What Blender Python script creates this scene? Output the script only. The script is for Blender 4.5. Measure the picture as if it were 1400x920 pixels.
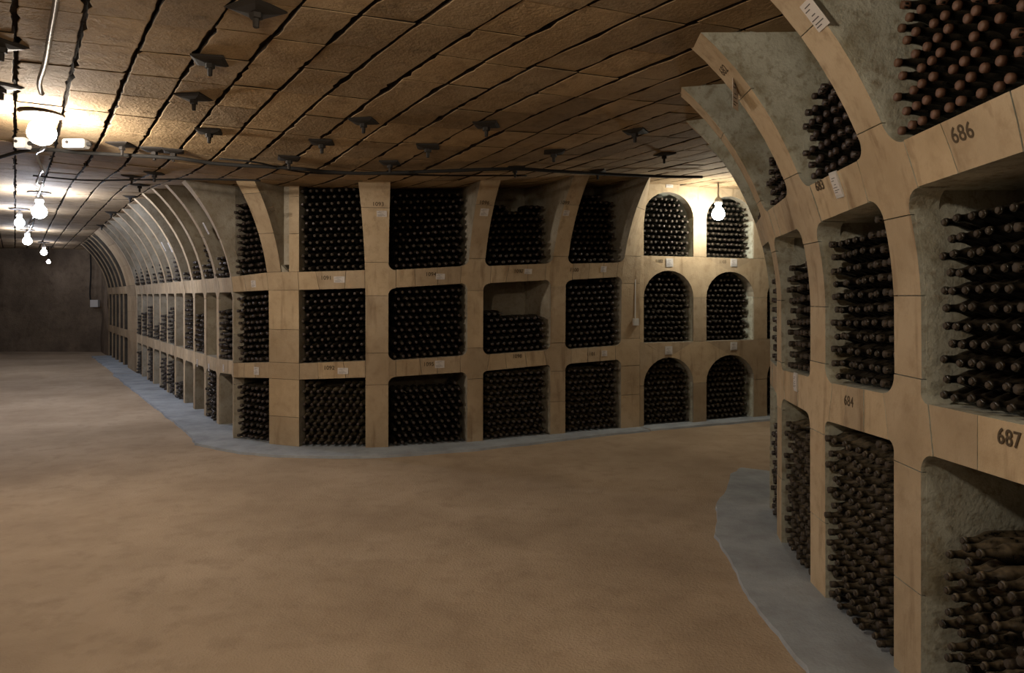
import bpy, bmesh, math, random
from mathutils import Vector, Matrix, noise
from mathutils.bvhtree import BVHTree

random.seed(7)
R = random.random
def U(a, b): return a + (b - a) * random.random()
sc = bpy.context.scene
COL = sc.collection
for o in list(bpy.data.objects): bpy.data.objects.remove(o)

# ------------------------------------------------------------ camera, world, exposure
EYE, F, HOR = 1.7, 1000.0, 406.0          # eye height, focal length in px, horizon row of the 1400x920 frame
cam = bpy.data.objects.new('camera', bpy.data.cameras.new('camera'))
COL.objects.link(cam); sc.camera = cam
cam.location = (0, 0, EYE); cam.rotation_euler = (math.radians(90), 0, 0)
cam.data.sensor_width = 36; cam.data.lens = 36 * F / 1400
cam.data.shift_y = (HOR - 460) / 1400
cam.data.clip_start = 0.05
w = bpy.data.worlds.new('world'); sc.world = w; w.use_nodes = True
w.node_tree.nodes['Background'].inputs[0].default_value = (0.9, 0.75, 0.6, 1)
w.node_tree.nodes['Background'].inputs[1].default_value = 0.0
sc.view_settings.view_transform = 'Standard'; sc.view_settings.look = 'None'
sc.view_settings.gamma = 1; sc.view_settings.exposure = 0.12
sc.cycles.use_denoising = True
sc.cycles.max_bounces = 8
sc.cycles.sample_clamp_indirect = 3

# lamps: (x, y, z, bulb radius (mostly widened to stand for glare), strength, colour)
LAMPS = [
    (-3.60, 5.60, 2.96, .100, 330, (1.0, .88, .74)),
    (-6.72, 10.4, 2.91, .095, 400, (.84, .88, 1.0)),
    (-8.35, 12.4, 2.96, .075, 300, (.82, .86, 1.0)),
    (-10.8, 16.3, 2.95, .090, 280, (.80, .86, 1.0)),
    (-12.8, 20.0, 2.92, .080, 90, (.86, .88, 1.0)),
    (-13.75, 21.7, 2.74, .050, 60, (.9, .9, 1.0)),
    (-1.00, 1.70, 2.94, .100, 265, (1.0, .84, .64)),
    (1.20, -2.2, 2.96, .100, 120, (1.0, .84, .64)),
    (2.68, 9.50, 2.78, .085, 190, (1.0, .95, .80)),
    (6.6, 10.6, 2.9, .062, 60, (1.0, .9, .75)),  # unseen lamp, added beyond the right rack
]

# ------------------------------------------------------------ materials
def mat(name):
    m = bpy.data.materials.new(name); m.use_nodes = True
    nt = m.node_tree; b = nt.nodes['Principled BSDF']
    return m, nt, b
def N(nt, t, **kw):
    n = nt.nodes.new(t)
    for k, v in kw.items():
        if k in n.inputs: n.inputs[k].default_value = v
        else: setattr(n, k, v)
    return n
def ramp(nt, src, stops):
    r = nt.nodes.new('ShaderNodeValToRGB'); nt.links.new(src, r.inputs[0])
    e = r.color_ramp.elements
    while len(e) < len(stops): e.new(.5)
    for el, (p, c) in zip(e, stops): el.position = p; el.color = (*c, 1)
    return r.outputs[0]
def mix(nt, a, b, f, mode='MIX'):
    n = nt.nodes.new('ShaderNodeMix'); n.data_type = 'RGBA'; n.blend_type = mode
    for s, v in ((n.inputs[0], f), (n.inputs[6], a), (n.inputs[7], b)):
        if isinstance(v, (int, float)): s.default_value = v
        elif isinstance(v, tuple): s.default_value = (*v, 1)
        else: nt.links.new(v, s)
    return n.outputs[2]
def stone(name, base, dark, light, stain, bump=.25, scale=3, rough=.9, varia=.16, stain_amt=.5, fine=60, streak=0):
    m, nt, b = mat(name); L = nt.links.new
    g = N(nt, 'ShaderNodeNewGeometry')
    n1 = N(nt, 'ShaderNodeTexNoise', Scale=scale, Detail=6, Roughness=.6); L(g.outputs['Position'], n1.inputs['Vector'])
    n2 = N(nt, 'ShaderNodeTexNoise', Scale=scale * 6, Detail=5, Roughness=.65); L(g.outputs['Position'], n2.inputs['Vector'])
    n3 = N(nt, 'ShaderNodeTexNoise', Scale=fine, Detail=3, Roughness=.6); L(g.outputs['Position'], n3.inputs['Vector'])
    c = ramp(nt, n1.outputs[0], [(.32, dark), (.5, base), (.68, light)])
    s = ramp(nt, n2.outputs[0], [(.50, (0, 0, 0)), (.72, (1, 1, 1))])
    sm = N(nt, 'ShaderNodeMath', operation='MULTIPLY'); L(s, sm.inputs[0]); sm.inputs[1].default_value = stain_amt
    c = mix(nt, c, stain, sm.outputs[0])
    if streak:
        mp = N(nt, 'ShaderNodeMapping'); mp.inputs['Scale'].default_value = (7, 7, .9); L(g.outputs['Position'], mp.inputs['Vector'])
        n4 = N(nt, 'ShaderNodeTexNoise', Scale=1.3, Detail=5, Roughness=.6); L(mp.outputs[0], n4.inputs['Vector'])
        k = ramp(nt, n4.outputs[0], [(.56, (0, 0, 0)), (.74, (1, 1, 1))]); km = N(nt, 'ShaderNodeMath', operation='MULTIPLY'); L(k, km.inputs[0]); km.inputs[1].default_value = streak
        c = mix(nt, c, (.17, .105, .055), km.outputs[0])
    oi = N(nt, 'ShaderNodeObjectInfo')
    v = ramp(nt, oi.outputs['Random'], [(0, (1 - varia,) * 3), (1, (1 + varia * .4, 1 + varia * .3, 1))])
    c = mix(nt, c, v, 1.0, 'MULTIPLY')
    L(c, b.inputs['Base Color']); b.inputs['Roughness'].default_value = rough
    b.inputs['Specular IOR Level'].default_value = .25
    a = N(nt, 'ShaderNodeMath', operation='ADD'); L(n2.outputs[0], a.inputs[0]); L(n3.outputs[0], a.inputs[1])
    bm = N(nt, 'ShaderNodeBump', Strength=bump, Distance=.02); L(a.outputs[0], bm.inputs['Height']); L(bm.outputs[0], b.inputs['Normal'])
    return m
def plain(name, col, rough=.6, metal=0, spec=.5):
    m, nt, b = mat(name)
    b.inputs['Base Color'].default_value = (*col, 1); b.inputs['Roughness'].default_value = rough
    b.inputs['Metallic'].default_value = metal; b.inputs['Specular IOR Level'].default_value = spec
    n = N(nt, 'ShaderNodeTexNoise', Scale=40, Detail=3)
    c = mix(nt, tuple(x * .75 for x in col), tuple(min(1, x * 1.15) for x in col), n.outputs[0])
    nt.links.new(c, b.inputs['Base Color'])
    return m
M = {}
M['block'] = stone('rack_limestone', (.47, .365, .245), (.39, .295, .19), (.54, .43, .30), (.29, .205, .125), bump=.22, scale=1.6, stain_amt=.5, streak=.7)
M['plaster'] = stone('grey_plaster', (.48, .49, .43), (.27, .245, .17), (.58, .60, .54), (.20, .155, .09), bump=.3, scale=3.2, stain_amt=.75)
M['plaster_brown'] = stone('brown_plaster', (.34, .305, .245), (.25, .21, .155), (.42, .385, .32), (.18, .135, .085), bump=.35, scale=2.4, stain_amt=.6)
M['ceil'] = stone('ceiling_rock', (.36, .26, .155), (.26, .18, .10), (.44, .33, .21), (.13, .085, .045), bump=.4, scale=1.3, stain_amt=.55, varia=.28, fine=45)
M['groove'] = stone('groove_shade', (.03, .02, .012), (.02, .012, .008), (.045, .03, .018), (.03, .02, .01), bump=.5)  # near black, standing in for shade between the ceiling blocks
M['wall'] = stone('hewn_rock', (.20, .15, .105), (.12, .09, .065), (.27, .205, .15), (.09, .065, .045), bump=.8, scale=.9, stain_amt=.6, fine=25)
M['dark'] = stone('rock_and_bay_shade', (.06, .05, .04), (.04, .03, .025), (.08, .07, .055), (.03, .025, .02))  # rock mass; also painted shade inside the far rack's bays
M['floor'] = stone('packed_sand', (.41, .315, .22), (.32, .24, .165), (.48, .375, .27), (.28, .205, .14), bump=.5, scale=.8, stain_amt=.55, fine=70, varia=0)
M['kerb'] = stone('grey_screed', (.33, .36, .395), (.25, .27, .29), (.40, .435, .47), (.25, .24, .225), bump=.2, scale=2.5, stain_amt=.3, varia=0)
M['paper'] = plain('white_paper', (.62, .58, .55), .8)
M['print'] = plain('print_ink', (.10, .09, .09), .8)
M['stencil'] = plain('stencil_paint', (.075, .05, .025), .85)
M['cable'] = plain('black_rubber', (.008, .007, .006), .85)
M['iron'] = plain('blackened_iron', (.016, .012, .009), .75, .0)
M['conduit'] = plain('metal_hose', (.55, .53, .5), .3, .9)
M['plastic'] = plain('grey_plastic', (.55, .53, .5), .5)
M['cork'] = plain('dusty_cork', (.045, .032, .021), .75)
M['cap_red'] = plain('red_brown_wax', (.115, .057, .034), .6)
M['cap_dark'] = plain('dark_capsule', (.045, .03, .025), .45)
def glass(name, dust, amt):
    m, nt, b = mat(name); L = nt.links.new
    g = N(nt, 'ShaderNodeNewGeometry'); sx = N(nt, 'ShaderNodeSeparateXYZ'); L(g.outputs['Normal'], sx.inputs[0])
    n = N(nt, 'ShaderNodeTexNoise', Scale=22, Detail=5, Roughness=.7); L(g.outputs['Position'], n.inputs['Vector'])
    mr = N(nt, 'ShaderNodeMapRange'); L(sx.outputs[2], mr.inputs[0]); mr.inputs[1].default_value = -.6; mr.inputs[2].default_value = 1
    mm = N(nt, 'ShaderNodeMath', operation='MULTIPLY'); L(mr.outputs[0], mm.inputs[0])
    r = ramp(nt, n.outputs[0], [(.35, (0, 0, 0)), (.65, (1, 1, 1))]); L(r, mm.inputs[1])
    m2 = N(nt, 'ShaderNodeMath', operation='MULTIPLY'); L(mm.outputs[0], m2.inputs[0]); m2.inputs[1].default_value = amt
    c = mix(nt, (.005, .005, .004), dust, m2.outputs[0]); L(c, b.inputs['Base Color'])
    rr = N(nt, 'ShaderNodeMapRange'); L(m2.outputs[0], rr.inputs[0]); rr.inputs[3].default_value = .22; rr.inputs[4].default_value = .9
    L(rr.outputs[0], b.inputs['Roughness'])
    return m
M['glass'] = glass('dark_bottle_glass', (.07, .052, .034), .6)
M['glass_dusty'] = glass('dust_coated_glass', (.17, .13, .08), 1.0)
EMIT = {}
def emit(col, s):
    k = (col, s)
    if k not in EMIT:
        m, nt, b = mat('lamp_glow')
        b.inputs['Base Color'].default_value = (1, 1, 1, 1)
        b.inputs['Emission Color'].default_value = (*col, 1); b.inputs['Emission Strength'].default_value = s
        EMIT[k] = m
    return EMIT[k]

# ------------------------------------------------------------ helpers
def mesh(name, vs, fs, mats, midx=None, smooth=False):
    me = bpy.data.meshes.new(name); me.from_pydata([tuple(v) for v in vs], [], fs)
    for m in (mats if isinstance(mats, (list, tuple)) else [mats]): me.materials.append(m)
    if midx: me.polygons.foreach_set('material_index', midx)
    if smooth: me.polygons.foreach_set('use_smooth', [True] * len(me.polygons))
    me.update(); return me
def obj(name, me, parent=None):
    o = bpy.data.objects.new(name, me); COL.objects.link(o)
    if parent: o.parent = parent
    return o
def tag(o, label=None, cat=None, group=None, kind=None):
    if label: o['label'] = label
    if cat: o['category'] = cat
    if group: o['group'] = group
    if kind: o['kind'] = kind
    return o
def empty(name, loc=(0, 0, 0)):
    o = bpy.data.objects.new(name, None); COL.objects.link(o); o.location = loc; return o
def box_vf(c, s, ax=None):
    ax = ax or (Vector((1, 0, 0)), Vector((0, 1, 0)), Vector((0, 0, 1))); c = Vector(c)
    vs = [c + ax[0] * (i * s[0] / 2) + ax[1] * (j * s[1] / 2) + ax[2] * (k * s[2] / 2) for i in (-1, 1) for j in (-1, 1) for k in (-1, 1)]
    return vs, [(0, 1, 3, 2), (4, 6, 7, 5), (0, 4, 5, 1), (2, 3, 7, 6), (0, 2, 6, 4), (1, 5, 7, 3)]
def lathe(profile, seg, axis='Z', off=(0, 0, 0)):
    vs, fs = [], []
    for r, h in profile:
        for k in range(seg):
            a = 2 * math.pi * k / seg; p = (r * math.cos(a), r * math.sin(a), h)
            vs.append(Vector(p if axis == 'Z' else (p[0], p[2], p[1])) + Vector(off))
    for i in range(len(profile) - 1):
        for k in range(seg):
            q = (i * seg + k, i * seg + (k + 1) % seg, (i + 1) * seg + (k + 1) % seg, (i + 1) * seg + k)
            fs.append(q if axis == 'Z' else q[::-1])
    a = tuple(range(seg)); b = tuple((len(profile) - 1) * seg + k for k in range(seg))
    fs += [a[::-1], b] if axis == 'Z' else [a, b[::-1]]
    return vs, fs
def tube_vf(pts, r, seg=8, corr=0):
    vs, fs = [], []; pts = [Vector(p) for p in pts]; n = len(pts); u = None
    for i, p in enumerate(pts):
        t = (pts[min(i + 1, n - 1)] - pts[max(i - 1, 0)]).normalized()
        if u is None: u = t.orthogonal().normalized()
        u = (u - t * u.dot(t)).normalized(); v = t.cross(u)
        rr = r * (1 + (corr if i % 2 else -corr))
        for k in range(seg):
            a = 2 * math.pi * k / seg; vs.append(p + u * (rr * math.cos(a)) + v * (rr * math.sin(a)))
    for i in range(n - 1):
        for k in range(seg): fs.append((i * seg + k, i * seg + (k + 1) % seg, (i + 1) * seg + (k + 1) % seg, (i + 1) * seg + k))
    fs += [tuple(range(seg))[::-1], tuple((n - 1) * seg + k for k in range(seg))]
    return vs, fs
def smooth_path(pts, sub=6):
    out = []; P = [Vector(p) for p in pts]
    for i in range(len(P) - 1):
        a, b, c, d = P[max(i - 1, 0)], P[i], P[i + 1], P[min(i + 2, len(P) - 1)]
        for k in range(sub):
            t = k / sub
            out.append(.5 * ((2 * b) + (c - a) * t + (2 * a - 5 * b + 4 * c - d) * t * t + (3 * b - a - 3 * c + d) * t ** 3))
    out.append(P[-1]); return out
def join(parts):
    vs, fs = [], []
    for v, f in parts:
        n = len(vs); vs += v; fs += [tuple(i + n for i in q) for q in f]
    return vs, fs
def H(x, y):          # underside of the ceiling: it sags in front of the corner
    return 3.21 - .29 * math.exp(-((x + 1.9) ** 2 / 8.5 + (y - 7.7) ** 2 / 5.5)) + .012 * math.sin(x * 1.3 + y * .7)
def on_ceil(px, py, drop=0.0):
    z = 3.2
    for _ in range(20):
        Y = (z - drop - EYE) * F / (HOR - py); X = (px - 700) * Y / F; z = H(X, Y)
    return Vector((X, Y, z - drop))
def proj(p): return (700 + F * p[0] / p[1], HOR - F * (p[2] - EYE) / p[1])
def over(z):
    h = max(0, min(z, 3.45) - 1.6); return 2.18 - math.sqrt(2.18 ** 2 - h * h)

TD = Vector((-.562, .827)); TA = Vector((-3.45, 9.05)); TN = Vector((-.827, -.562))     # tunnel direction, base line of its rack, its normal

# ------------------------------------------------------------ rack geometry
class Path:
    """Columns listed left to right as seen from the passage: (left base point, right base point, overhang left, overhang right)."""
    def __init__(s, cols):
        s.cols = cols; s.P = []; s.k = []
        for a, b, ka, kb in cols: s.P += [Vector(a), Vector(b)]; s.k += [ka, kb]
        s.u = [0]
        for i in range(1, len(s.P)): s.u.append(s.u[-1] + (s.P[i] - s.P[i - 1]).length)
        sn = []
        for i in range(len(s.P) - 1):
            t = (s.P[i + 1] - s.P[i]).normalized(); sn.append(Vector((t.y, -t.x)))
        s.sn = sn
        s.n = [sn[0]] + [(sn[i - 1] + sn[i]).normalized() for i in range(1, len(sn))] + [sn[-1]]
    def at(s, u):
        i = 0
        while i < len(s.u) - 2 and u > s.u[i + 1]: i += 1
        f = (u - s.u[i]) / (s.u[i + 1] - s.u[i])
        n = (s.n[i] * (1 - f) + s.n[i + 1] * f).normalized()
        return s.P[i].lerp(s.P[i + 1], f), n, s.k[i] * (1 - f) + s.k[i + 1] * f
    def W(s, u, d, z):
        p, n, k = s.at(u); q = p + n * (k * over(z) - d); return Vector((q.x, q.y, z))
    def frame(s, u, z):
        c = s.W(u, 0, z); t = (s.W(u + .01, 0, z) - s.W(u - .01, 0, z)).normalized()
        up = (s.W(u, 0, z + .01) - s.W(u, 0, z - .01)).normalized(); n = t.cross(up).normalized()
        return c, t, n.cross(t), n
    def locate(s, px, py):
        best = None; lo, hi = s.u[0] + .02, s.u[-1] - .02; zl, zh = 0.02, 3.25; du, dz = (hi - lo) / 160, (zh - zl) / 60
        cu, cz = None, None
        for it in range(4):
            for i in range(-80, 81) if it == 0 else range(-6, 7):
                for j in range(-30, 31) if it == 0 else range(-6, 7):
                    u = (lo + hi) / 2 + i * du if it == 0 else cu + i * du
                    z = (zl + zh) / 2 + j * dz if it == 0 else cz + j * dz
                    if not lo <= u <= hi: continue
                    p = s.W(u, 0, z)
                    if p.y < .3: continue
                    q = proj(p); e = (q[0] - px) ** 2 + (q[1] - py) ** 2
                    if best is None or e < best[0]: best = (e, u, z)
            cu, cz = best[1], best[2]; du /= 5; dz /= 5
        return best[1], best[2]
rack_right_ref = [None]
TRIS = []      # frame geometry kept for the visibility test of the bottles
def grid_block(path, grid, depth, name, m, parent, d0=0.0):
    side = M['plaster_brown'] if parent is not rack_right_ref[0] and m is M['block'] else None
    """grid[r][c] = (u, z); rows go up, columns to the right; a solid block with that face"""
    nr, nc = len(grid), len(grid[0]); bm = bmesh.new(); F_, B_ = [], []
    for row in grid:
        F_.append([bm.verts.new(path.W(u, d0, z)) for u, z in row]); B_.append([bm.verts.new(path.W(u, d0 + depth, z)) for u, z in row])
    for r in range(nr - 1):
        for c in range(nc - 1):
            bm.faces.new((F_[r][c], F_[r][c + 1], F_[r + 1][c + 1], F_[r + 1][c]))
            bm.faces.new((B_[r][c], B_[r + 1][c], B_[r + 1][c + 1], B_[r][c + 1]))
        bm.faces.new((F_[r][0], F_[r + 1][0], B_[r + 1][0], B_[r][0])); bm.faces.new((F_[r][-1], B_[r][-1], B_[r + 1][-1], F_[r + 1][-1]))
    for c in range(nc - 1):
        bm.faces.new((F_[0][c], B_[0][c], B_[0][c + 1], F_[0][c + 1])); bm.faces.new((F_[-1][c], F_[-1][c + 1], B_[-1][c + 1], B_[-1][c]))
    bmesh.ops.remove_doubles(bm, verts=bm.verts, dist=.0006)
    bm.normal_update()
    fn = path.at(grid[0][len(grid[0]) // 2][0])[1]
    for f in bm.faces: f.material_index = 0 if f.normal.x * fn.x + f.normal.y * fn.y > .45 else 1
    for f in bm.faces: TRIS.append([v.co.copy() for v in f.verts])
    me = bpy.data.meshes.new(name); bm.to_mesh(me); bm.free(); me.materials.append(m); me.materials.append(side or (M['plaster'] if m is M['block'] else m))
    return obj(name, me, parent)
GAP = .0022
def lin(a, b, n): return [a + (b - a) * i / n for i in range(n + 1)]

def build_rack(path, shelves, rad, parent, depth, beam_div=3, mats=None, maxh=.5, top=3.32, face_d=.13, split=()):
    """shelves[col] = [(z0,z1), ...] bottom to top;  rad[bay] = {'t':[(rx,rz) per tier 0..],'b':[...]}; tier j lies under shelf j"""
    mb, mp = mats or (M['block'], M['plaster'])
    nc = len(path.cols); nb = nc - 1
    for i in range(nc):
        uL, uR = path.u[2 * i], path.u[2 * i + 1]; sh = shelves[i]
        cuts = [(-.02, None)]
        lev = []
        for j, (z0, z1) in enumerate(sh):
            tl = rad[i - 1]['t'][j] if i > 0 and j < rad[i - 1]['n'] else (0, .001)
            tr = rad[i]['t'][j] if i < nb and j < rad[i]['n'] else (0, .001)
            bl = rad[i - 1]['b'][j] if i > 0 and j < rad[i - 1]['n'] else (0, .001)
            br = rad[i]['b'][j] if i < nb and j < rad[i]['n'] else (0, .001)
            lo, hi = z0 - max(tl[1], tr[1]), z1 + max(bl[1], br[1])
            zs = {lo, hi, z0, z1}
            for r in (tl, tr):
                if r[1] > .01:
                    for k in range(8): zs.add(z0 - r[1] * (1 - math.cos(k * math.pi / 14)))
            for r in (bl, br):
                if r[1] > .01:
                    for k in range(8): zs.add(z1 + r[1] * (1 - math.cos(k * math.pi / 14)))
            zs = sorted(zs); rows = []
            def ext(z, t, b):
                if z0 - 1e-6 <= z <= z1 + 1e-6: r = max(t[0], b[0]) if False else None
                if z < z0 - 1e-6: h, r = (z0 - z), t
                elif z > z1 + 1e-6: h, r = (z - z1), b
                else:
                    f = (z - z0) / (z1 - z0); return t[0] * (1 - f) + b[0] * f
                if h >= r[1]: return 0
                return r[0] * (1 - math.sqrt(max(0, 1 - (1 - h / r[1]) ** 2)))
            for z in zs:
                el, er = ext(z, tl, bl), ext(z, tr, br)
                a, b = uL - el + (GAP if el > 0 else 0), uR + er - (GAP if er > 0 else 0)
                zz = min(max(z, lo + GAP), hi - GAP)
                rows.append([(a, zz), (uL, zz), (uR, zz), (b, zz)])
            grid_block(path, rows, face_d, 'corner_block', mb, parent, d0=U(-.0015, .0015))
            lev.append((lo, hi))
        # plain column blocks between the corner blocks
        zprev = 0.0
        for lo, hi in lev + [(top, None)]:
            hgt = lo - zprev
            if hgt > .05:
                n = max(1, round(hgt / maxh)); e = [zprev] + sorted(zprev + hgt * (k + U(-.12, .12)) / n for k in range(1, n)) + [lo]
                for a, b in zip(e, e[1:]):
                    zz = lin(a + GAP, b - GAP, 4 if a > 1.5 else 1)
                    if i in split and a > 1.8:
                        uM = uL + (uR - uL) * .46
                        grid_block(path, [[(uL, z), ((uL + uM) / 2, z), (uM, z)] for z in zz], face_d, 'column_block', mb, parent, d0=U(-.002, .002))
                        k0 = path.k[:]; path.k[2 * i] = path.k[2 * i + 1] = 0
                        grid_block(path, [[(uM + .09, z), (uR, z)] for z in zz], face_d, 'column_block', mb, parent, d0=0)
                        path.k = k0; continue
                    grid_block(path, [[(uL, z), ((uL + uR) / 2, z), (uR, z)] for z in zz], face_d, 'column_block', mb, parent, d0=U(-.002, .002))
            zprev = hi if hi else top
        # partition behind the column: one solid web
        nl = path.sn[max(0, 2 * i - 1)]; nr_ = path.sn[min(len(path.sn) - 1, 2 * i + 1)]
        A, B = path.P[2 * i], path.P[2 * i + 1]; ins = -.0015
        t = (B - A).normalized(); A2, B2 = A + t * ins, B - t * ins
        rows = []
        for z in lin(-.02, top, 16):
            fl = path.n[2 * i] * (path.k[2 * i] * over(z) - .022); fr = path.n[2 * i + 1] * (path.k[2 * i + 1] * over(z) - .022)
            ring = [A2 + fl, B2 + fr, B2 + path.n[2 * i + 1] * -.022, B2 - nr_ * depth, A2 - nl * depth, A2 + path.n[2 * i] * -.022]
            if i in split and z > 1.9:
                Mp = A.lerp(B, .46); nm = (path.n[2 * i] + path.n[2 * i + 1]).normalized()
                ring = [A2 + fl, Mp + nm * (over(z) - .022) - t * .004, Mp - nm * .022, B2 - path.n[2 * i + 1] * .022, B2 - nr_ * depth, A2 - nl * depth]
            rows.append([Vector((p.x, p.y, z)) for p in ring])
        vs = [v for r in rows for v in r]; fs = []
        for r in range(16):
            for k in range(6): fs.append((r * 6 + k, r * 6 + (k + 1) % 6, (r + 1) * 6 + (k + 1) % 6, (r + 1) * 6 + k))
        for q in fs: TRIS.append([vs[x] for x in q])
        fs += [tuple(range(6))[::-1], tuple(16 * 6 + k for k in range(6))]
        obj('partition', mesh('partition', vs, fs, mp), parent)
    for i in range(nb):
        uA, uB = path.u[2 * i + 1], path.u[2 * i + 2]; A, B = path.P[2 * i + 1], path.P[2 * i + 2]; nn = path.sn[2 * i + 1]
        for j in range(rad[i]['n']):
            (a0, a1), (b0, b1) = shelves[i][j], shelves[i + 1][j]
            rt, rb = rad[i]['t'][j][0], rad[i]['b'][j][0]
            wd = uB - uA
            if wd - 2 * max(rt, rb) > .04:
                # beam blocks, joints slightly raked; they start where the fillets of the corner blocks end
                n = beam_div; xs = [0] + [(k + U(-.16, .16)) / n for k in range(1, n)] + [1]; sl = [0] + [U(-.035, .035) for _ in range(n - 1)] + [0]
                def uu(x, s, zf): 
                    r = rt * (1 - zf) + rb * zf
                    return uA + r + (wd - 2 * r) * x + s * (zf - .5)
                for k in range(n):
                    rows = []
                    for zf in (0, .5, 1):
                        l, r = uu(xs[k], sl[k], zf) + GAP, uu(xs[k + 1], sl[k + 1], zf) - GAP
                        def zz(u):
                            f = (u - uA) / wd; zl, zh = a0 * (1 - f) + b0 * f, a1 * (1 - f) + b1 * f
                            return zl + (zh - zl) * zf
                        m_ = (l + r) / 2; rows.append([(l, zz(l)), (m_, zz(m_)), (r, zz(r))])
                    grid_block(path, rows, face_d, 'beam_block', mb, parent, d0=U(-.002, .002))
            elif abs(rt - rb) > .05:
                # arch crown above, straight shelf on top: fill the wedge left between the two corner blocks
                l0 = uA + rb + GAP; r0 = uB - rb - GAP; c = (uA + uB) / 2
                z1_ = (a1 + b1) / 2; z0_ = (a0 + b0) / 2
                rows = [[(c - .004, z0_), (c + .004, z0_)], [(l0, z1_), (r0, z1_)]]
                grid_block(path, rows, face_d, 'beam_block', mb, parent)
            # slab behind
            vs = []
            for p, (z0, z1) in ((A, (a0, a1)), (B, (b0, b1))):
                for d in (.05 - path.k[2 * i + 1] * over(z0), depth):
                    q = p - nn * d; vs += [Vector((q.x, q.y, z0 + .003)), Vector((q.x, q.y, z1 - .003))]
            fs = [(0, 1, 3, 2), (4, 6, 7, 5), (0, 4, 5, 1), (2, 3, 7, 6), (0, 2, 6, 4), (1, 5, 7, 3)]
            for q in fs: TRIS.append([vs[x] for x in q])
            obj('shelf_slab', mesh('shelf_slab', vs, fs, mp), parent)
        q0, q1 = A - nn * depth, B - nn * depth; q2, q3 = B - nn * (depth + .1), A - nn * (depth + .1)
        vs = [Vector((q.x, q.y, z)) for z in (-.02, top) for q in (q0, q1, q2, q3)]
        obj('back_panel', mesh('back_panel', vs, [(0, 1, 5, 4), (1, 2, 6, 5), (2, 3, 7, 6), (3, 0, 4, 7), (0, 3, 2, 1), (4, 5, 6, 7)], mp), parent)

def rd(n, t, b): return {'n': n, 't': t, 'b': b}

# ---- main rack: along the tunnel, round the corner, to the start of the arches
cols = []
for i in range(11, 0, -1):
    c = TA + TD * (.05 + .78 * i); cols.append((c + TD * .065, c - TD * .065, 1, 1))
shv = [[(.70, .88), (1.76, 1.95)] for _ in cols]
cols += [((-3.46, 9.06), (-3.33, 8.74), 1, 1), ((-2.79, 8.40), (-2.40, 8.24), 1, 1), ((-1.64, 8.19), (-1.39, 8.22), 1, 1), ((-.52, 8.50), (-.34, 8.58), 1, 1),
         ((.47, 8.98), (.66, 9.06), 1, 1), ((1.40, 9.39), (1.66, 9.50), 1, .35)]
shv += [[(.74, .91), (1.76, 1.94)], [(.77, .95), (1.78, 1.98)], [(.80, .985), (1.80, 2.0)], [(.83, 1.02), (1.86, 2.06)], [(.87, 1.05), (1.91, 2.11)], [(.90, 1.08), (1.96, 2.14)]]
P_MAIN = Path(cols)
q_ = (.004, .004); s_ = (.05, .05); m_ = (.085, .085)
rads = [rd(2, [m_, m_], [q_, s_]) for _ in range(11)]
rads += [rd(2, [q_, q_], [q_, q_]), rd(2, [q_, q_], [q_, q_]), rd(2, [m_, m_], [m_, m_]), rd(2, [s_, m_], [m_, m_]), rd(2, [m_, m_], [m_, m_])]
rack_main = tag(empty('bottle_rack', (-2.6, 8.3, 0)), 'curved limestone bottle rack running down the tunnel and round the corner, numbers 1090 up', 'rack')
RP = {}
def parent_to(root, before):
    root_inv = Matrix.Translation(-Vector(root.location))
    for o in bpy.data.objects:
        if o not in before and o.parent == root: o.matrix_parent_inverse = root_inv
pre = set(bpy.data.objects); build_rack(P_MAIN, shv, rads, rack_main, .68, beam_div=3, split=(12,), mats=(M['block'], M['plaster_brown'])); parent_to(rack_main, pre)

# ---- arched rack on the right of it
cols = [((1.70, 9.55), (1.78, 9.58), 0, 0), ((2.44, 9.84), (2.64, 9.93), 0, 0), ((3.40, 10.28), (3.62, 10.38), 0, 0), ((4.38, 10.74), (4.6, 10.84), 0, 0), ((5.36, 11.2), (5.58, 11.3), 0, 0)]
cols[0] = ((1.665, 9.515), (1.72, 9.545), 0, 0)
P_ARCH = Path(cols)
shv_a = [[(.90, 1.10), (2.05, 2.24), (3.09, 3.34)] for _ in cols]
rads_a = []
for i in range(4):
    hw = (P_ARCH.u[2 * i + 2] - P_ARCH.u[2 * i + 1]) / 2
    rads_a.append(rd(3, [(hw, .36), (hw, .36), (hw, .34)], [q_, q_, q_]))
rack_arch = tag(empty('bottle_rack', (3.4, 10.2, 0)), 'limestone bottle rack with round-arched openings, lit by a bulb, past the square bays', 'rack')
pre = set(bpy.data.objects); build_rack(P_ARCH, shv_a, rads_a, rack_arch, .60, maxh=.5); parent_to(rack_arch, pre)

# ---- far rack at the end of the tunnel with its pier
def tp(s): return TA + TD * s
cols = [(tp(14.6), tp(14.48), 1, 1)]
for k in range(1, 5): c = 14.54 - .86 * k; cols.append((tp(c + .07), tp(c - .07), 1, 1))
cols.append((tp(10.25), tp(8.74), 1, 1))
P_FAR = Path(cols)
rads_f = [rd(2, [s_, s_], [q_, q_]) for _ in range(5)]
rack_far = tag(empty('bottle_rack', (-10, 19, 0)), 'distant brown bottle rack with narrow bays near the far end wall of tunnel', 'rack')
M['block_brown'] = stone('brown_limestone', (.30, .215, .13), (.22, .155, .09), (.36, .27, .17), (.15, .10, .06), bump=.4, scale=1.4)
pre = set(bpy.data.objects); build_rack(P_FAR, [[(.72, .9), (1.78, 1.96)]] * 6, rads_f, rack_far, .6, mats=(M['block_brown'], M['dark']), face_d=.045); parent_to(rack_far, pre)  # interior coloured near black as shade in the narrow bays

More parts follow.
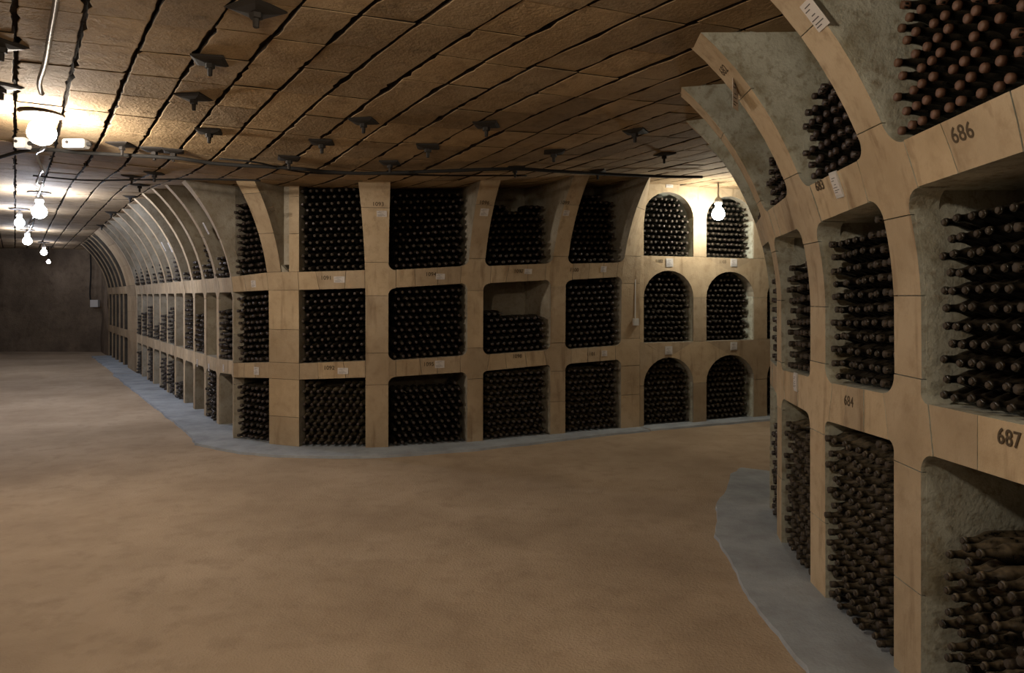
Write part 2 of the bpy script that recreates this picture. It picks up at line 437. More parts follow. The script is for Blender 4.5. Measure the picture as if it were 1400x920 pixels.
# ---- right-hand rack, close to the camera
cols = [((2.62, 7.02), (2.47, 6.78), 1, 1), ((2.14, 6.02), (2.06, 5.84), 1, 1), ((1.885, 5.20), (1.85, 5.02), 1, 1), ((1.765, 4.33), (1.755, 4.10), 1, 1), ((1.745, 3.34), (1.74, 3.11), 1, 1), ((1.76, 2.04), (1.775, 1.82), 1, 1), ((1.88, .98), (1.93, .77), 1, 1)]
P_RIGHT = Path(cols)
shv_r = [[(1.02, 1.20), (2.10, 2.28)], [(1.02, 1.20), (2.10, 2.28)], [(1.01, 1.20), (2.10, 2.28)], [(1.01, 1.225), (2.11, 2.31)], [(1.04, 1.25), (2.15, 2.34)], [(1.07, 1.27), (2.19, 2.38)], [(1.07, 1.27), (2.19, 2.38)]]
l_ = (.10, .10)
rads_r = [rd(2, [s_, s_], [s_, s_]), rd(2, [s_, s_], [s_, s_]), rd(2, [m_, m_], [s_, m_]), rd(2, [s_, l_], [l_, m_]), rd(2, [m_, l_], [s_, l_]), rd(2, [m_, l_], [s_, l_])]
rack_right = tag(empty('bottle_rack', (1.8, 4.2, 0)), 'nearest limestone bottle rack with curved ribs, stencilled 682 to 687, right side', 'rack')
rack_right_ref[0] = rack_right; pre = set(bpy.data.objects); n_tri0 = len(TRIS); build_rack(P_RIGHT, shv_r, rads_r, rack_right, .95, beam_div=3, maxh=.42, top=3.36); parent_to(rack_right, pre)
bv, bf = [], []
for q in TRIS[n_tri0:]:
    n = len(bv); bv += q; bf.append(tuple(range(n, n + len(q))))
BVH = BVHTree.FromPolygons(bv, bf)

# ------------------------------------------------------------ setting
def struct(name, me, **kw):
    o = obj(name, me); o['kind'] = 'structure'; return o
# floor
nx, ny = 60, 60; vs = []; fs = []
for j in range(ny + 1):
    for i in range(nx + 1):
        x, y = -22 + 32 * i / nx, -7 + 34 * j / ny
        vs.append((x, y, -.012 + .012 * noise.noise(Vector((x * .5, y * .5, 3)))))
for j in range(ny):
    for i in range(nx): a = j * (nx + 1) + i; fs.append((a, a + 1, a + nx + 2, a + nx + 1))
struct('floor', mesh('floor', vs, fs, M['floor'], smooth=True))
# grey kerb strips along the racks
def kerb(name, path, wid, back=.75, uf=None):
    vs, fs = [], []; us = []
    for a, b in zip(path.u, path.u[1:]): us += lin(a, b, 9)[:-1]
    us.append(path.u[-1])
    for q, u in enumerate(us):
        p, n, k = path.at(u); wd = wid(q / (len(us) - 1)) + .03 * noise.noise(Vector((u * 1.7, 0, 0))) + .02 * noise.noise(Vector((u * 9, 1, 0)))
        for d, z in ((-wd, -.03), (-wd + .01, .014), (back, .014), (back, -.03)):
            r = p - n * d if d < 0 else p - (path.sn[0] * 0 + n) * min(d, .3)
            vs.append((r.x, r.y, z))
    for q in range(len(us) - 1):
        for k in range(3): a = q * 4 + k; fs.append((a, a + 4, a + 5, a + 1))
    return struct(name, mesh(name, vs, fs, M['kerb']))
kerb('trim_1', P_MAIN, lambda f: .46 if f < .8 else .46 - (f - .8) * 1.15)
kerb('trim_2', P_ARCH, lambda f: .22)
kerb('trim_3', P_FAR, lambda f: .42)
kerb('trim_4', P_RIGHT, lambda f: .42)
# walls
def wall(name, a, b, z0=-.05, z1=3.6, n=30, m=None, thick=.3, rough=.06):
    a, b = Vector(a), Vector(b); t = (b - a).normalized(); nn = Vector((t.y, -t.x)); vs, fs = [], []; nz = 14
    for j in range(nz + 1):
        for i in range(n + 1):
            p = a.lerp(b, i / n); z = z0 + (z1 - z0) * j / nz
            d = rough * noise.noise(Vector((p.x * 1.5, p.y * 1.5, z * 1.5))) + rough * .5 * noise.noise(Vector((p.x * 4, p.y * 4, z * 4)))
            q = p + nn * d; vs.append((q.x, q.y, z))
    for j in range(nz):
        for i in range(n): k = j * (n + 1) + i; fs.append((k, k + 1, k + n + 2, k + n + 1))
    c = len(vs)
    for p in (a, b):
        for z in (z0, z1): q = p - nn * thick; vs.append((q.x, q.y, z))
    fs.append((c, c + 1, c + 3, c + 2))
    return struct(name, mesh(name, vs, fs, m or M['wall']))
wall('wall_back', (-19.5, 22.9), (-11.2, 22.9), n=60)
lw = 4.7
wall('wall_left', TA + TN * lw - TD * 16, TA + TN * lw + TD * 20, n=80)
wall('wall_front', (8.6, -4.0), (-4.5, -4.0), n=30)
wall('wall_right', (9.0, 13.5), (9.0, -4.0), n=30)
wall('wall_passage', (5.5, 11.2), (9.2, 13.0), n=12)
wall('wall_rear', tp(16.8), tp(14.55), n=10)
# rock mass behind the racks so no light leaks
def slabwall(name, pts):
    vs, fs = [], []
    for x, y in pts: vs += [(x, y, -.05), (x, y, 3.6)]
    for i in range(len(pts) - 1): fs.append((2 * i, 2 * i + 2, 2 * i + 3, 2 * i + 1))
    return struct(name, mesh(name, vs, fs, M['dark']))
slabwall('wall_inner', [(-7.1, 16.2), (-1.6, 9.8), (.0, 10.0), (6.2, 12.4)])
slabwall('wall_side', [(4.2, 7.6), (3.1, 5.6), (3.0, 1.0), (3.0, -4.0)])
slabwall('wall_passage_side', [(3.2, 7.3), (9.0, 8.6)])
wall('wall_end', (1.94, .76), (1.94, -4.0), n=14)

# ceiling: a bed darkened for the shade in the grooves, with separately sawn blocks below it
vs, fs = [], []; nx, ny = 64, 68
for j in range(ny + 1):
    for i in range(nx + 1):
        x, y = -22 + 32 * i / nx, -7 + 34 * j / ny; vs.append((x, y, H(x, y) + .045))
for j in range(ny):
    for i in range(nx): a = j * (nx + 1) + i; fs.append((a, a + nx + 1, a + nx + 2, a + 1))
ceiling = struct('ceiling', mesh('ceiling', vs, fs, M['groove']))
E2 = Vector((.94, .34)); BS, AS = .315, .50
def inside_passage(p):
    d = (p - TA).dot(TN); s = (p - TA).dot(TD)
    if -.9 < d < lw + .1 and -15 < s < 18.5: return True
    return -4 < p.x < 9 and p.y > 2.5 and p.y < 10.6 + .3 * (p.x - 1.5) and p.y > -4 and (p.x < 3.2 or p.y > 5.6)
cands = []
for bi in range(-62, 62):
    wv = U(0, 6); j = -52; off = AS / 2 if R() < .10 else 0
    cut = lambda k: k * AS + off + .05 * math.sin(k * 12.9) + .05 * math.sin(bi * .35) + .022 * math.sin(k * 7.7 + bi * 91.3)
    while j < 72:
        st = 2 if R() < .10 else 1
        a, b = cut(j), cut(j + st); c = TD * ((a + b) / 2) + E2 * (bi * BS)
        if inside_passage(c): cands.append((a, b, bi, wv))
        j += st
def sizekey(q):
    c = TD * ((q[0] + q[1]) / 2) + E2 * (q[2] * BS)
    if c.y < .8: return 0
    z = H(c.x, c.y); px, py = proj((c.x, c.y, z))
    if -60 < px < 1300 and py > -60: return 1 / c.y + (0 if px < 1080 else -.1)
    return 0.0001 / (1 + abs(c.y))
cands.sort(key=sizekey, reverse=True)
def block_vf(a0, a1, bi, wv):
    ga = U(.0025, .006); drop = U(-.004, .004); tx, ty = U(-.005, .005), U(-.005, .005)
    def edge(p, q, n, amp, side):
        out = []
        for k in range(n):
            t = k / n + (U(-.3, .3) / n if k else 0); x = p[0] + (q[0] - p[0]) * t; y = p[1] + (q[1] - p[1]) * t
            j = U(-amp * .3, amp) + (U(.8, 3.2) * amp if R() < .13 else 0)
            out.append((x - side[0] * j, y - side[1] * j))
        return out
    b0, b1 = bi * BS + U(.005, .015), (bi + 1) * BS - U(.005, .015)
    c = [(a0 + ga, b0), (a1 - ga, b0), (a1 - ga, b1), (a0 + ga, b1)]
    out = edge(c[0], c[1], 8, .006, (0, -1)) + edge(c[1], c[2], 3, .002, (1, 0)) + edge(c[2], c[3], 8, .006, (0, 1)) + edge(c[3], c[0], 3, .002, (-1, 0))
    ca, cb = (a0 + a1) / 2, (b0 + b1) / 2; n = len(out)
    def w3(a, b, dz):
        b_ = b + .010 * math.sin(a * 1.9 + wv) * 0 ; p = TD * a + E2 * b_
        return Vector((p.x, p.y, H(p.x, p.y) + drop + (a - ca) * tx + (b - cb) * ty * 2 + dz))
    vs = [w3(a, b, .055) for a, b in out] + [w3(a, b, .003) for a, b in out]
    ins = [(ca + (a - ca) * (1 - .003 / max(.1, abs(a1 - a0) / 2)), cb + (b - cb) * (1 - .005 / (BS / 2))) for a, b in out]
    vs += [w3(a, b, U(-.001, .001)) for a, b in ins] + [w3(ca, cb, U(-.004, .003))]
    fs = []
    for k in range(n):
        k2 = (k + 1) % n; fs += [(k, k2, n + k2, n + k), (n + k, n + k2, 2 * n + k2, 2 * n + k), (2 * n + k, 2 * n + k2, 3 * n)]
    return vs, fs
def cm(k): return [1 if q % 3 == 0 else 0 for q in range(k)]  # block sides take the near-black groove colour, so they don't look lit
rest = []
for q, cd in enumerate(cands):
    v, f = block_vf(*cd)
    if q < 300: obj('block', mesh('block', v, f, [M['ceil'], M['groove']], cm(len(f))), ceiling)
    else: rest.append((v, f))
v, f = join(rest); tag(obj('block_field', mesh('block_field', v, f, [M['ceil'], M['groove']], cm(len(f))), ceiling), kind='stuff')

# ------------------------------------------------------------ bottles
BL = .300
PROF = [(.030, .0), (.039, .004), (.0405, .02), (.0405, .175), (.038, .196), (.030, .216), (.0205, .238), (.0165, .256), (.0150, .283), (.0178, .284), (.0178, .296), (.0150, .298)]
CAPP = [(.0150, .284), (.0178, .287), (.0180, .302), (.0150, .3075), (.007, .309)]
CORKP = [(.0122, .290), (.0126, .304), (.010, .306)]
def bottle_meshes():
    out = {}
    for nm, prof, key, mt in (('bottle', PROF, 'glass', M['glass']), ('bottle', PROF, 'dusty', M['glass_dusty']), ('capsule', CAPP, 'red', M['cap_red']), ('capsule', CAPP, 'darkcap', M['cap_dark']), ('cork', CORKP, 'cork', M['cork'])):
        v, f = lathe(prof, 16, axis='Y'); out[key] = mesh(nm, v, f, mt, smooth=True)
    return out
BM = bottle_meshes()
LOW = [(.039, .0), (.0405, .02), (.0405, .178), (.031, .213), (.0185, .243), (.0155, .280), (.0178, .285), (.0175, .298)]
lv, lf = lathe(LOW, 8, axis='Y'); cv, cf = lathe([(.0165, .270), (.0186, .275), (.0180, .304), (.009, .306)], 6, axis='Y')
ORD = 'first second third fourth fifth sixth seventh eighth ninth tenth eleventh twelfth thirteenth fourteenth fifteenth sixteenth'.split()
near, far_items = [], []
def fill(path, bay, tier, shelves, rads, rows=99, tip=.02, cap='cork', gl='glass', key=None, x0=0, x1=1, slope=0, layers=1, top3=3.12, jitter=.015, dots=.35):
    A, B = path.P[2 * bay + 1], path.P[2 * bay + 2]; t = (B - A); wd = t.length; t = t / wd; n = path.sn[2 * bay + 1]
    D = .0825; rh = D * .872
    s0, s1 = shelves[bay], shelves[bay + 1]
    kk = (path.k[2 * bay + 1] + path.k[2 * bay + 2]) / 2
    def zb(f):
        if tier == 0: return .014
        return s0[tier - 1][1] * (1 - f) + s1[tier - 1][1] * f
    def zt(f):
        if tier >= rads[bay]['n']: return top3
        return s0[tier][0] * (1 - f) + s1[tier][0] * f
    tr = rads[bay]['t'][tier] if tier < rads[bay]['n'] else (0, 0); br = rads[bay]['b'][tier - 1] if tier > 0 else (0, 0)
    ovh = kk * over(zb(.5)) if tier > 0 else 0
    ncol = int((wd - .012) / D); m0 = (wd - ncol * D) / 2 + D / 2
    r = 0; items = []
    while r < rows:
        cnt = 0; off = 0 if r % 2 == 0 else D / 2
        for c in range(ncol - (r % 2)):
            a = m0 + off + c * D; f = a / wd
            if not (x0 <= f <= x1): continue
            z = zb(f) + .0415 + r * rh
            if z + .03 > zt(f) - .01: continue
            if slope and z > zb(f) + slope[0] + slope[1] * f + .03 * math.sin(f * 9): continue
            e = min(a, wd - a)
            hb, ht = z - zb(f), zt(f) - z; bad = False
            for (rx, rz), h in ((tr, ht), (br, hb)):
                if rx > .02 and e < rx and h < rz:
                    if ((rx - e) / rx) ** 2 + ((rz - h) / rz) ** 2 > (1 - .035 / min(rx, rz)) ** 2: bad = True
            if bad: continue
            cnt += 1
            for ly in range(layers):
                tp_ = ovh - tip + U(-jitter, jitter) - ly * .32
                p = A + t * (a + U(-.003, .003)) + n * (tp_ - BL)
                items.append((Vector((p.x, p.y, z + U(-.002, .002))), n, r, c, ly))
        if cnt == 0 and r > 0: break
        r += 1
    for it in items:
        rot = Matrix.Rotation(math.atan2(-n.x, n.y) + U(-.02, .02), 4, 'Z') @ Matrix.Rotation(U(-.015, .015), 4, 'X') @ Matrix.Rotation(U(0, 6.28), 4, 'Y')
        mw = Matrix.Translation(it[0]) @ rot
        cp = cap if key or cap == 'red' or R() < dots else 'darkcap'
        rec = (mw, cp, gl, key, it[2], it[3])
        if key and it[4] == 0: near.append(rec)
        else: far_items.append(rec)
# right rack (bays: 0 farthest ... 5 nearest; tiers 0 bottom, 1 middle, 2 top)
fr = lambda b, t, **k: fill(P_RIGHT, b, t, shv_r, rads_r, **k)
fr(4, 2, cap='red', key='top tier of nearest bay', tip=.0, slope=(.47, .75), layers=2)
fr(4, 1, cap='cork', key='middle tier of nearest bay', tip=.04, slope=(.74, .12), layers=2, gl='glass')
fr(4, 0, cap='cork', key='bottom tier of nearest bay', tip=.065, slope=(.68, .02), layers=2, gl='dusty', jitter=.035)
fr(3, 2, cap='darkcap', key='top tier of second nearest bay', tip=.0, slope=(.42, .25), layers=2)
fr(3, 1, cap='cork', key='middle tier of second nearest bay', tip=.02, slope=(.78, .05), layers=2)
fr(3, 0, cap='cork', key='bottom tier of second nearest bay', tip=.0, gl='dusty', layers=1)
fr(2, 2, cap='darkcap', slope=(.34, .05), key='top tier of third nearest bay', tip=.02)
fr(2, 1, cap='cork', slope=(.68, .02), key='middle tier of third nearest bay', tip=.03)
fr(2, 0, cap='cork', slope=(.84, .02), key='bottom tier of third nearest bay', tip=.02, gl='dusty')
for t in range(3): fr(5, t, slope=(.6, 0)); fr(1, t, slope=(.7, 0)); fr(0, t, slope=(.7, 0))
# main rack bays: 0-10 tunnel (0 farthest), 11 = left of corner column, 12.. centre
fm = lambda b, t, **k: fill(P_MAIN, b, t, shv, rads, **k)
fm(11, 2, slope=(.86, .0), jitter=.03); fm(11, 1); fm(11, 0, slope=(.62, .1))
fm(12, 2, top3=2.95, dots=.9); fm(12, 1); fm(12, 0, gl='dusty', slope=(.66, .06))
fm(13, 2, top3=2.93, x1=.93); fm(13, 1); fm(13, 0, slope=(.66, .0), x1=.96)
fm(14, 2, slope=(.70, -.0), x1=.9); fm(14, 1, slope=(.52, -.12), x1=.93); fm(14, 0, gl='dusty', x1=.94)
fm(15, 2, top3=3.0, x1=.85); fm(15, 1); fm(15, 0, gl='dusty')
TF = {10: (.25, .62, .0), 9: (.6, .0, .7), 8: (.3, .55, .0), 7: (.15, .8, .0), 6: (.55, .0, .3), 5: (.3, .6, .55), 4: (.62, .5, .55), 3: (.5, .3, .0), 2: (.6, .65, .6), 1: (.4, .5, 0), 0: (.7, .4, .5)}
for b, (a, c, d) in TF.items():
    for t, h in ((2, a), (1, c), (0, d)):
        if h > 0: fm(b, t, slope=(h, .0), tip=.0, jitter=.03)
fa = lambda b, t, **k: fill(P_ARCH, b, t, shv_a, rads_a, **k)
for b in range(4):
    for t in range(3): fa(b, t, tip=.06, dots=.9, cap='cork', gl='dusty' if t == 0 else 'glass')
for b in range(5):
    for t in range(3):
        if (b + t) % 2: fill(P_FAR, b, t, [[(.72, .9), (1.78, 1.96)]] * 6, rads_f, slope=(.6, 0), tip=.1)
# choose the 300 that show largest: in frame, seen past the masonry, nearest
eye = Vector((0, 0, EYE)); vis = []
for rec in near:
    score = 0
    for y, dz in ((.30, 0), (.27, .012), (.22, .03)):
        p = rec[0] @ Vector((0, y, 0)) + Vector((0, 0, dz)); q = proj(p)
        if not (0 < q[0] < 1400 and 0 < q[1] < 920): continue
        d = p - eye; hit = BVH.ray_cast(eye, d.normalized(), d.length - .02)
        if hit[0] is None: score += 1
    vis.append((score * 1.0 / rec[0].translation.y if score >= 2 else 0, rec))
vis.sort(key=lambda q: -q[0])
chosen = [q for q in vis[:300] if q[0] > 0]; others = [q[1] for q in vis[len(chosen):]]
LOOK = {'red': 'dark bottle with reddish wax cap', 'cork': 'dusty dark bottle', 'darkcap': 'black bottle with dark cap'}
groups = {}
for _, rec in chosen: groups.setdefault(rec[3], {}).setdefault(rec[4], []).append(rec)
for key, rws in groups.items():
    for ri, r in enumerate(sorted(rws)):
        for ci, rec in enumerate(sorted(rws[r], key=lambda q: q[5])):
            mw, cap, gl = rec[0], rec[1], rec[2]
            o = obj('wine_bottle', BM['dusty' if gl == 'dusty' else 'glass']); o.matrix_world = mw
            lab = f"{LOOK[cap]}, {ORD[min(r, 15)]} row up, {ORD[min(rec[5], 15)]} from left, {key}"
            if len(lab.split()) > 16: lab = f"{LOOK[cap].replace('with reddish wax cap', 'red-capped').replace('with dark cap', '')}, row {ORD[min(r, 15)]} up, {ORD[min(rec[5], 15)]} from left, {key}"
            tag(o, lab, 'bottle', 'bottles piled in the ' + key)
            c = obj('cork' if cap == 'cork' else 'wax_cap', BM[cap], o)
def mass(name, recs, label, step=0):
    vs, fs, mi = [], [], []
    mats = [M['glass'], M['glass_dusty'], M['cork'], M['cap_red'], M['cap_dark']]; ix = {'glass': 0, 'dusty': 1, 'cork': 2, 'red': 3, 'darkcap': 4}
    for rec in recs:
        mw = rec[0]; n = len(vs); vs += [mw @ v for v in lv]; fs += [tuple(i + n for i in q) for q in lf]; mi += [ix[rec[2]]] * len(lf)
        n = len(vs); vs += [mw @ v for v in cv]; fs += [tuple(i + n for i in q) for q in cf]; mi += [ix[rec[1]]] * len(cf)
    o = obj(name, mesh(name, vs, fs, mats, mi, smooth=True)); tag(o, label, 'bottles', kind='stuff'); return o
print('bottles', len(near), len(far_items), 'chosen', len(chosen))
mass('wine_bottles', far_items + others, 'dark wine bottles stacked neck outward by the thousand in the distant rack bays')

# ------------------------------------------------------------ stencilled numbers and cards
def place(o, path, px, py, off=.006, roll=0):
    u, z = path.locate(px, py); c, t, up, n = path.frame(u, z)
    mw = Matrix((( t.x, up.x, n.x, 0), (t.y, up.y, n.y, 0), (t.z, up.z, n.z, 0), (0, 0, 0, 1)))
    o.matrix_world = Matrix.Translation(c + n * off) @ mw @ Matrix.Rotation(math.radians(roll), 4, 'Z'); return u, z
def stencil(path, rack, text, px, py, size, roll=0):
    cu = bpy.data.curves.new('stencilled_number', 'FONT'); cu.body = text; cu.size = size; cu.align_x = 'CENTER'; cu.align_y = 'CENTER'; cu.extrude = .0004; cu.offset = size * .012
    cu.space_character = 1.05
    cu.materials.append(M['stencil'])
    tmp = bpy.data.objects.new('tmp', cu); COL.objects.link(tmp); bpy.context.view_layer.update()
    me = bpy.data.meshes.new_from_object(tmp.evaluated_get(bpy.context.evaluated_depsgraph_get())); me.name = 'stencilled_number'; bpy.data.objects.remove(tmp)
    o = obj('stencilled_number', me)
    place(o, path, px, py, .003, roll); mw = o.matrix_world.copy() @ Matrix.Diagonal((.95, 1, 1, 1))
    o.parent = rack; o.matrix_parent_inverse = Matrix.Translation(-Vector(rack.location)); o.matrix_basis = mw
    o['label'] = f'painted number {text}'
for tx, px, py, s in (('686', 1316, 182, .085), ('683', 1121, 254, .072), ('684', 1161, 549, .074), ('687', 1380, 600, .082)): stencil(P_RIGHT, rack_right, tx, px, py, s)
stencil(P_RIGHT, rack_right, '682', 990, 96, .075)
for tx, px, py in (('1090', 370, 286), ('1091', 446, 380), ('1092', 450, 503), ('1093', 517, 279), ('1094', 589, 375), ('1095', 586, 498), ('1096', 662, 277), ('1097', 709, 371), ('1098', 707, 487), ('1099', 772, 277), ('1100', 785, 369), ('1101', 808, 484)):
    stencil(P_MAIN, rack_main, tx, px, py, .064)
for tx, px, py in (('1102', 901, 357), ('1103', 988, 358)): stencil(P_ARCH, rack_arch, tx, px, py, .06)
def card(path, px, py, w_, h_, label, roll=0, holder=False):
    v, f = box_vf((0, 0, 0), (w_, h_, .002)); o = obj('paper_card', mesh('paper_card', v, f, M['paper'])); place(o, path, px, py, .010 if holder else .005, roll)
    parts = [box_vf((-(.5 - wf / 2 - .08) * w_ * (1 if k % 2 else .2), h_ * yy, .0014), (w_ * wf, h_ * .035, .0006)) for k, (yy, wf) in enumerate(((.34, .5), (.22, .4), (.02, .3), (-.12, .6), (-.26, .7), (-.36, .45)))]
    v, f = join(parts); obj('print_lines', mesh('print_lines', v, f, M['print']), o)
    if holder:
        v, f = box_vf((0, 0, -.006), (w_ * 1.12, h_ * 1.3, .008)); obj('holder', mesh('holder', v, f, M['plastic']), o)
    return tag(o, label, 'card')
card(P_RIGHT, 1115, 19, .115, .14, 'white printed card pinned to the nearest curved rib, top of frame')
card(P_RIGHT, 1145, 252, .075, .105, 'white card in grey holder on the beam beside stencil 683', holder=True)
card(P_RIGHT, 1089, 522, .07, .09, 'small white card on the beam left of the 684 stencil', holder=True)
# the card that hangs edge-on from the second rib
o = card(P_RIGHT, 1009, 124, .11, .17, 'white card hanging loose, seen edge-on below the 682 stencil')
loc = o.matrix_world.translation.copy(); o.matrix_world = Matrix.Translation(loc + Vector((-.02, -.03, -.03))) @ Matrix.Rotation(math.radians(57), 4, 'Z') @ Matrix.Rotation(math.radians(90), 4, 'X')
G = 'white cards pinned to the corner rack'
for px, py, wd, hh, la in ((464, 382, .125, .07, 'white card on upper beam of the bay right of the corner column'), (469, 507, .12, .07, 'white card on lower beam of the bay right of the corner column'),
        (522, 292, .11, .07, 'white card on the straight rib left of the widest dark bay'), (602, 378, .105, .065, 'white card on upper beam of the widest dark bay'), (601, 498, .11, .085, 'white card on lower beam of the widest dark bay'),
        (662, 290, .10, .09, 'faded card on the rib right of the widest dark bay'), (722, 371, .10, .06, 'small card on upper beam over the half-empty bay'), (774, 291, .08, .07, 'faded card on the last rib but one before the arches'),
        (825, 368, .08, .075, 'small square card on upper beam of the bay next to arches'), (826, 483, .08, .07, 'small square card on lower beam of the bay next to arches'),
        (347, 388, .08, .08, 'white card on upper beam left of the corner column'), (351, 507, .09, .09, 'white card on lower beam left of the corner column'),
        (306, 503, .07, .09, 'card on lower beam of first tunnel bay'), (286, 502, .07, .10, 'card on lower beam of second tunnel bay'), (270, 496, .06, .11, 'card on lower beam of third tunnel bay')):
    tag(card(P_MAIN, px, py, wd, hh, la), group=G)
# bright cards catching lamp light on the tunnel ribs
for px, py, la in ((282, 312, 'bright white card hung on a tunnel rib nearest the corner'), (224, 337, 'small bright card hung on a rib far down the tunnel'), (233, 338, 'dull card hung on a rib beside the small bright card')):
    tag(card(P_MAIN, px, py, .08, .16, la), group='cards hung on the tunnel ribs')
for px, py, la in ((915, 251, 'card above the left top arch'), (915, 359, 'card in holder between upper and middle left arches'), (1003, 359, 'card in holder between upper and middle right arches'), (914, 479, 'card between middle and bottom left arches'), (1003, 473, 'card between middle and bottom right arches')):
    tag(card(P_ARCH, px, py, .10, .085, la, holder=True), group='cards on the arched rack')
v, f = join([box_vf((0, 0, .02), (.07, .09, .04)), box_vf((0, .30, .008), (.012, .5, .012))])
o = obj('switch_box', mesh('switch_box', v, f, M['plastic'])); place(o, P_MAIN, 868, 440, .0); tag(o, 'small white box on a thin pipe beside the left middle arch', 'switch')

# ------------------------------------------------------------ roof bolts
def bolt_mesh():
    v, f = lathe([(.135, .016), (.138, .006), (.11, -.004), (.05, -.012), (.02, -.014)], 4); 
    rot = Matrix.Rotation(math.pi / 4, 4, 'Z'); v = [rot @ x for x in v]
    n, g = lathe([(.030, .0), (.030, -.030), (.016, -.031), (.014, -.075), (.010, -.078)], 6, off=(0, 0, -.010))
    return mesh('plate', v, f, M['iron']), mesh('nut', n, [q[::-1] for q in g], M['iron'])
pl, nu = bolt_mesh()
BOLTS = [(350, 12, 1.15, 'largest, at the top edge'), (287, 82, 1, 'second largest, below the one at top edge'), (265, 132, 1, 'third in the line going back from the top edge'), (286, 179, 1, 'above the black cable, fourth in the line'),
    (497, 165, 1, 'alone in mid ceiling, above the straight rib'), (440, 194, 1, 'above the 1091 bay, just left of the 1093 line'), (395, 216, 1, 'just above the rib numbered 1090'),
    (665, 170, 1, 'above the 1096 rib, highest there'), (585, 200, 1, 'above the 1094 bay'), (533, 222, .9, 'touching the cable above the 1093 rib'),
    (868, 179, 1, 'between the 1099 rib and the right rack'), (757, 207, 1, 'above the 1099 rib'), (908, 210, .9, 'above the left top arch'),
    (167, 197, 1, 'just right of the lamp box'), (211, 204, 1, 'second right of the lamp box'), (237, 206, .9, 'third right of the lamp box'), (211, 236, .9, 'under the cable beyond the nearest lamp'), (191, 252, .9, 'beyond the thin cable'),
    (2, 117, 1, 'at the left edge, lower'), (2, 60, 1, 'at the left edge, upper'), (704, 229, .9, 'carrying the cable above the half-empty bay'), (817, 233, .9, 'carrying the cable just left of the arches'),
    (178, 268, .9, 'down the tunnel, nearer one'), (152, 290, .9, 'down the tunnel, middle one'), (139, 308, .9, 'down the tunnel, farthest one'), (180, 240, .8, 'left of the plate under the cable')]
for px, py, s, la in BOLTS:
    p = on_ceil(px, py); r = empty('roof_bolt', (p.x, p.y, p.z - .012)); r.rotation_euler.z = U(-.5, .5); r.scale = (s, s, 1)
    a = obj('plate', pl, r); b = obj('nut', nu, r); tag(r, 'black iron roof bolt plate ' + la, 'bolt', 'roof bolts in the ceiling')

# ------------------------------------------------------------ cables, boxes, lamps
def cable(name, pix, r, m, label, cat='cable', drop=.07, sub=6, corr=0, seg=8):
    pts = [on_ceil(x, y, drop) for x, y in pix]; v, f = tube_vf(smooth_path(pts, sub), r, seg, corr)
    return tag(obj(name, mesh(name, v, f, m, smooth=True)), label, cat)
cable('cable', [(-60, 232), (0, 215), (35, 206), (75, 205), (105, 208), (170, 212), (240, 216), (300, 224), (400, 230), (450, 235), (510, 237), (600, 234), (700, 231), (760, 234), (830, 238), (900, 241), (960, 242)], .017, M['cable'], 'thick black cable slung across the whole ceiling above the corner rack')
cable('thin_cable', [(45, 240), (110, 246), (180, 246), (250, 245), (330, 246), (356, 247)], .009, M['cable'], 'thin dark cable below the thick one, ending at the 1090 rib')
cable('second_cable', [(300, 217), (350, 222), (420, 236), (520, 238), (620, 240), (720, 240)], .008, M['cable'], 'thin cable looping under the thick black cable')
cable('metal_conduit', [(84, -60), (77, 0), (70, 40), (62, 85), (54, 112), (57, 128)], .014, M['conduit'], 'shiny ribbed metal conduit running down to the nearest lamp', 'conduit', .06, 22, .22)
def chain(i, j, label, sag=.06):
    a, b = LAMPS[i], LAMPS[j]; pts = []
    for k in range(9):
        t = k / 8; x, y = a[0] + (b[0] - a[0]) * t, a[1] + (b[1] - a[1]) * t; pts.append((x + .04 * math.sin(k * 2.3), y, H(x, y) - .05 - (sag if k % 2 else .0)))
    v, f = tube_vf(smooth_path(pts, 8), .013, 8, .15); tag(obj('metal_conduit', mesh('metal_conduit', v, f, M['conduit'], smooth=True)), label, 'conduit')
chain(0, 1, 'drooping metal conduit between the nearest lamp and the second lamp')
chain(1, 3, 'metal conduit running from second lamp towards the far end wall')
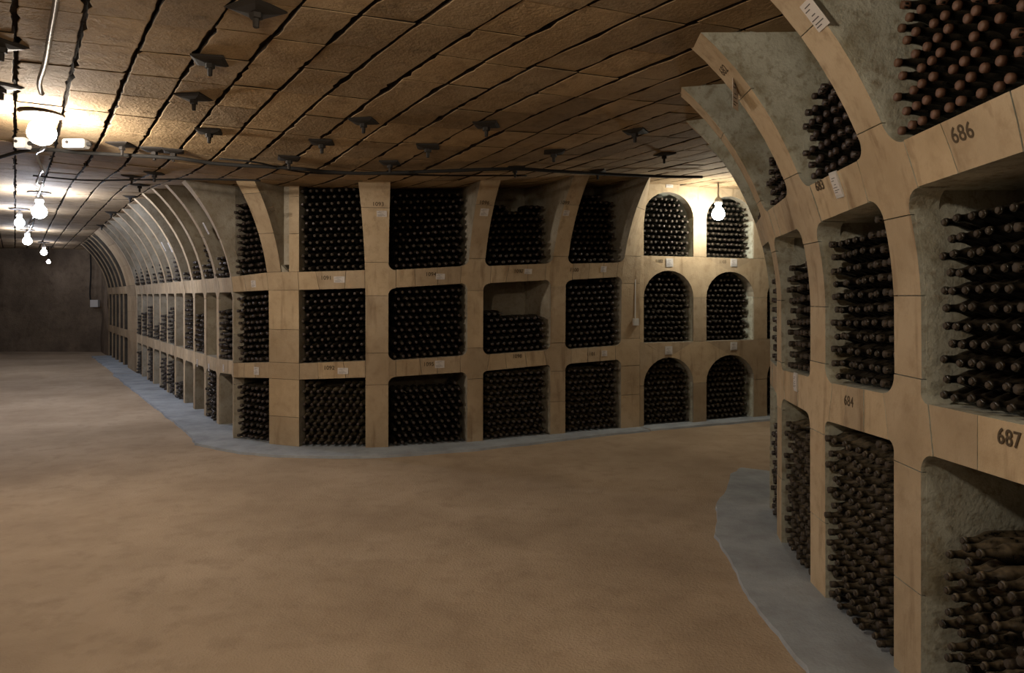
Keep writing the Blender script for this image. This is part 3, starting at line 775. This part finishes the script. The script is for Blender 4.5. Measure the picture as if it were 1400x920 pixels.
def jbox(px, py, w_, h_, label):
    p = on_ceil(px, py, .05); bm = bmesh.new(); bmesh.ops.create_cube(bm, size=1); bmesh.ops.scale(bm, vec=(w_, .10, h_), verts=bm.verts)
    bmesh.ops.bevel(bm, geom=bm.edges[:], offset=.008, segments=2, affect='EDGES')
    me = bpy.data.meshes.new('junction_box'); bm.to_mesh(me); bm.free(); me.materials.append(M['plastic'])
    o = obj('junction_box', me); o.location = p; tag(o, label, 'box')
    v, f = lathe([(.018, 0), (.018, .03), (.012, .04)], 10, axis='Y'); g = obj('gland', mesh('gland', v, f, M['cable']), o); g.location = (w_ * .5, 0, 0); g.rotation_euler.z = -math.pi / 2
    v, f = lathe([(.014, 0), (.014, .006)], 8, axis='Y'); g = obj('screw', mesh('screw', v, f, M['iron']), o); g.location = (-w_ * .25, -.056, h_ * .1)
jbox(104, 197, .19, .075, 'grey plastic junction box right of the nearest lamp')
jbox(31, 196, .10, .09, 'small grey junction box left of the nearest lamp')
LN = ['nearest hanging bulb lamp in view, upper left', 'second hanging lamp, below the nearest in the picture', 'third hanging lamp, just left of the second', 'fourth lamp down the tunnel, under the third', 'fifth lamp, close to the far end wall', 'smallest and lowest lamp at the far end wall', 'bare lamp above the camera position', 'bare lamp behind the camera position', 'bulb lamp in front of the right top arch', 'unseen bulb lamp added further along the side passage']
for (x, y, z, r, s, c), la in zip(LAMPS, LN):
    L_ = tag(empty('hanging_lamp', (x, y, H(x, y))), la, 'lamp', 'ceiling lamps'); dz = H(x, y) - z
    v, f = lathe([(.005, -dz - r), (r * .6, -dz - r * .82), (r * .95, -dz - r * .35), (r, -dz), (r * .86, -dz + r * .5), (r * .5, -dz + r * .95), (r * .36, -dz + r * 1.35)], 14)
    obj('bulb', mesh('bulb', v, f, emit(c, s), smooth=True), L_)
    v, f = lathe([(r * .42, -dz + r * 1.36), (r * .62, -dz + r * 1.5), (r * .55, -dz + r * 2.2), (r * .3, -dz + r * 2.5), (.012, -dz + r * 2.6), (.010, -.002)], 12)
    obj('socket', mesh('socket', v, f, M['plastic' if r > .06 else 'iron'], smooth=True), L_)
    if 'arch' in la: continue
    v, f = lathe([(.15, -.022), (.15, -.010), (.03, .0)], 16); obj('ceiling_plate', mesh('ceiling_plate', v, f, M['iron']), L_)
# box and drop cable on the end wall
p = Vector((-12.95, 22.72, 1.5)); r = tag(empty('wall_box', p), 'grey box with dropped cable on the far end wall', 'box')
v, f = box_vf((0, 0, 0), (.24, .12, .22)); obj('casing', mesh('casing', v, f, M['plastic']), r)
v, f = tube_vf(smooth_path([(-.12, 0, 0), (-.16, 0, .3), (-.13, 0, 1.0), (-.15, 0, 1.68)]), .022); obj('drop_cable', mesh('drop_cable', v, f, M['cable']), r)
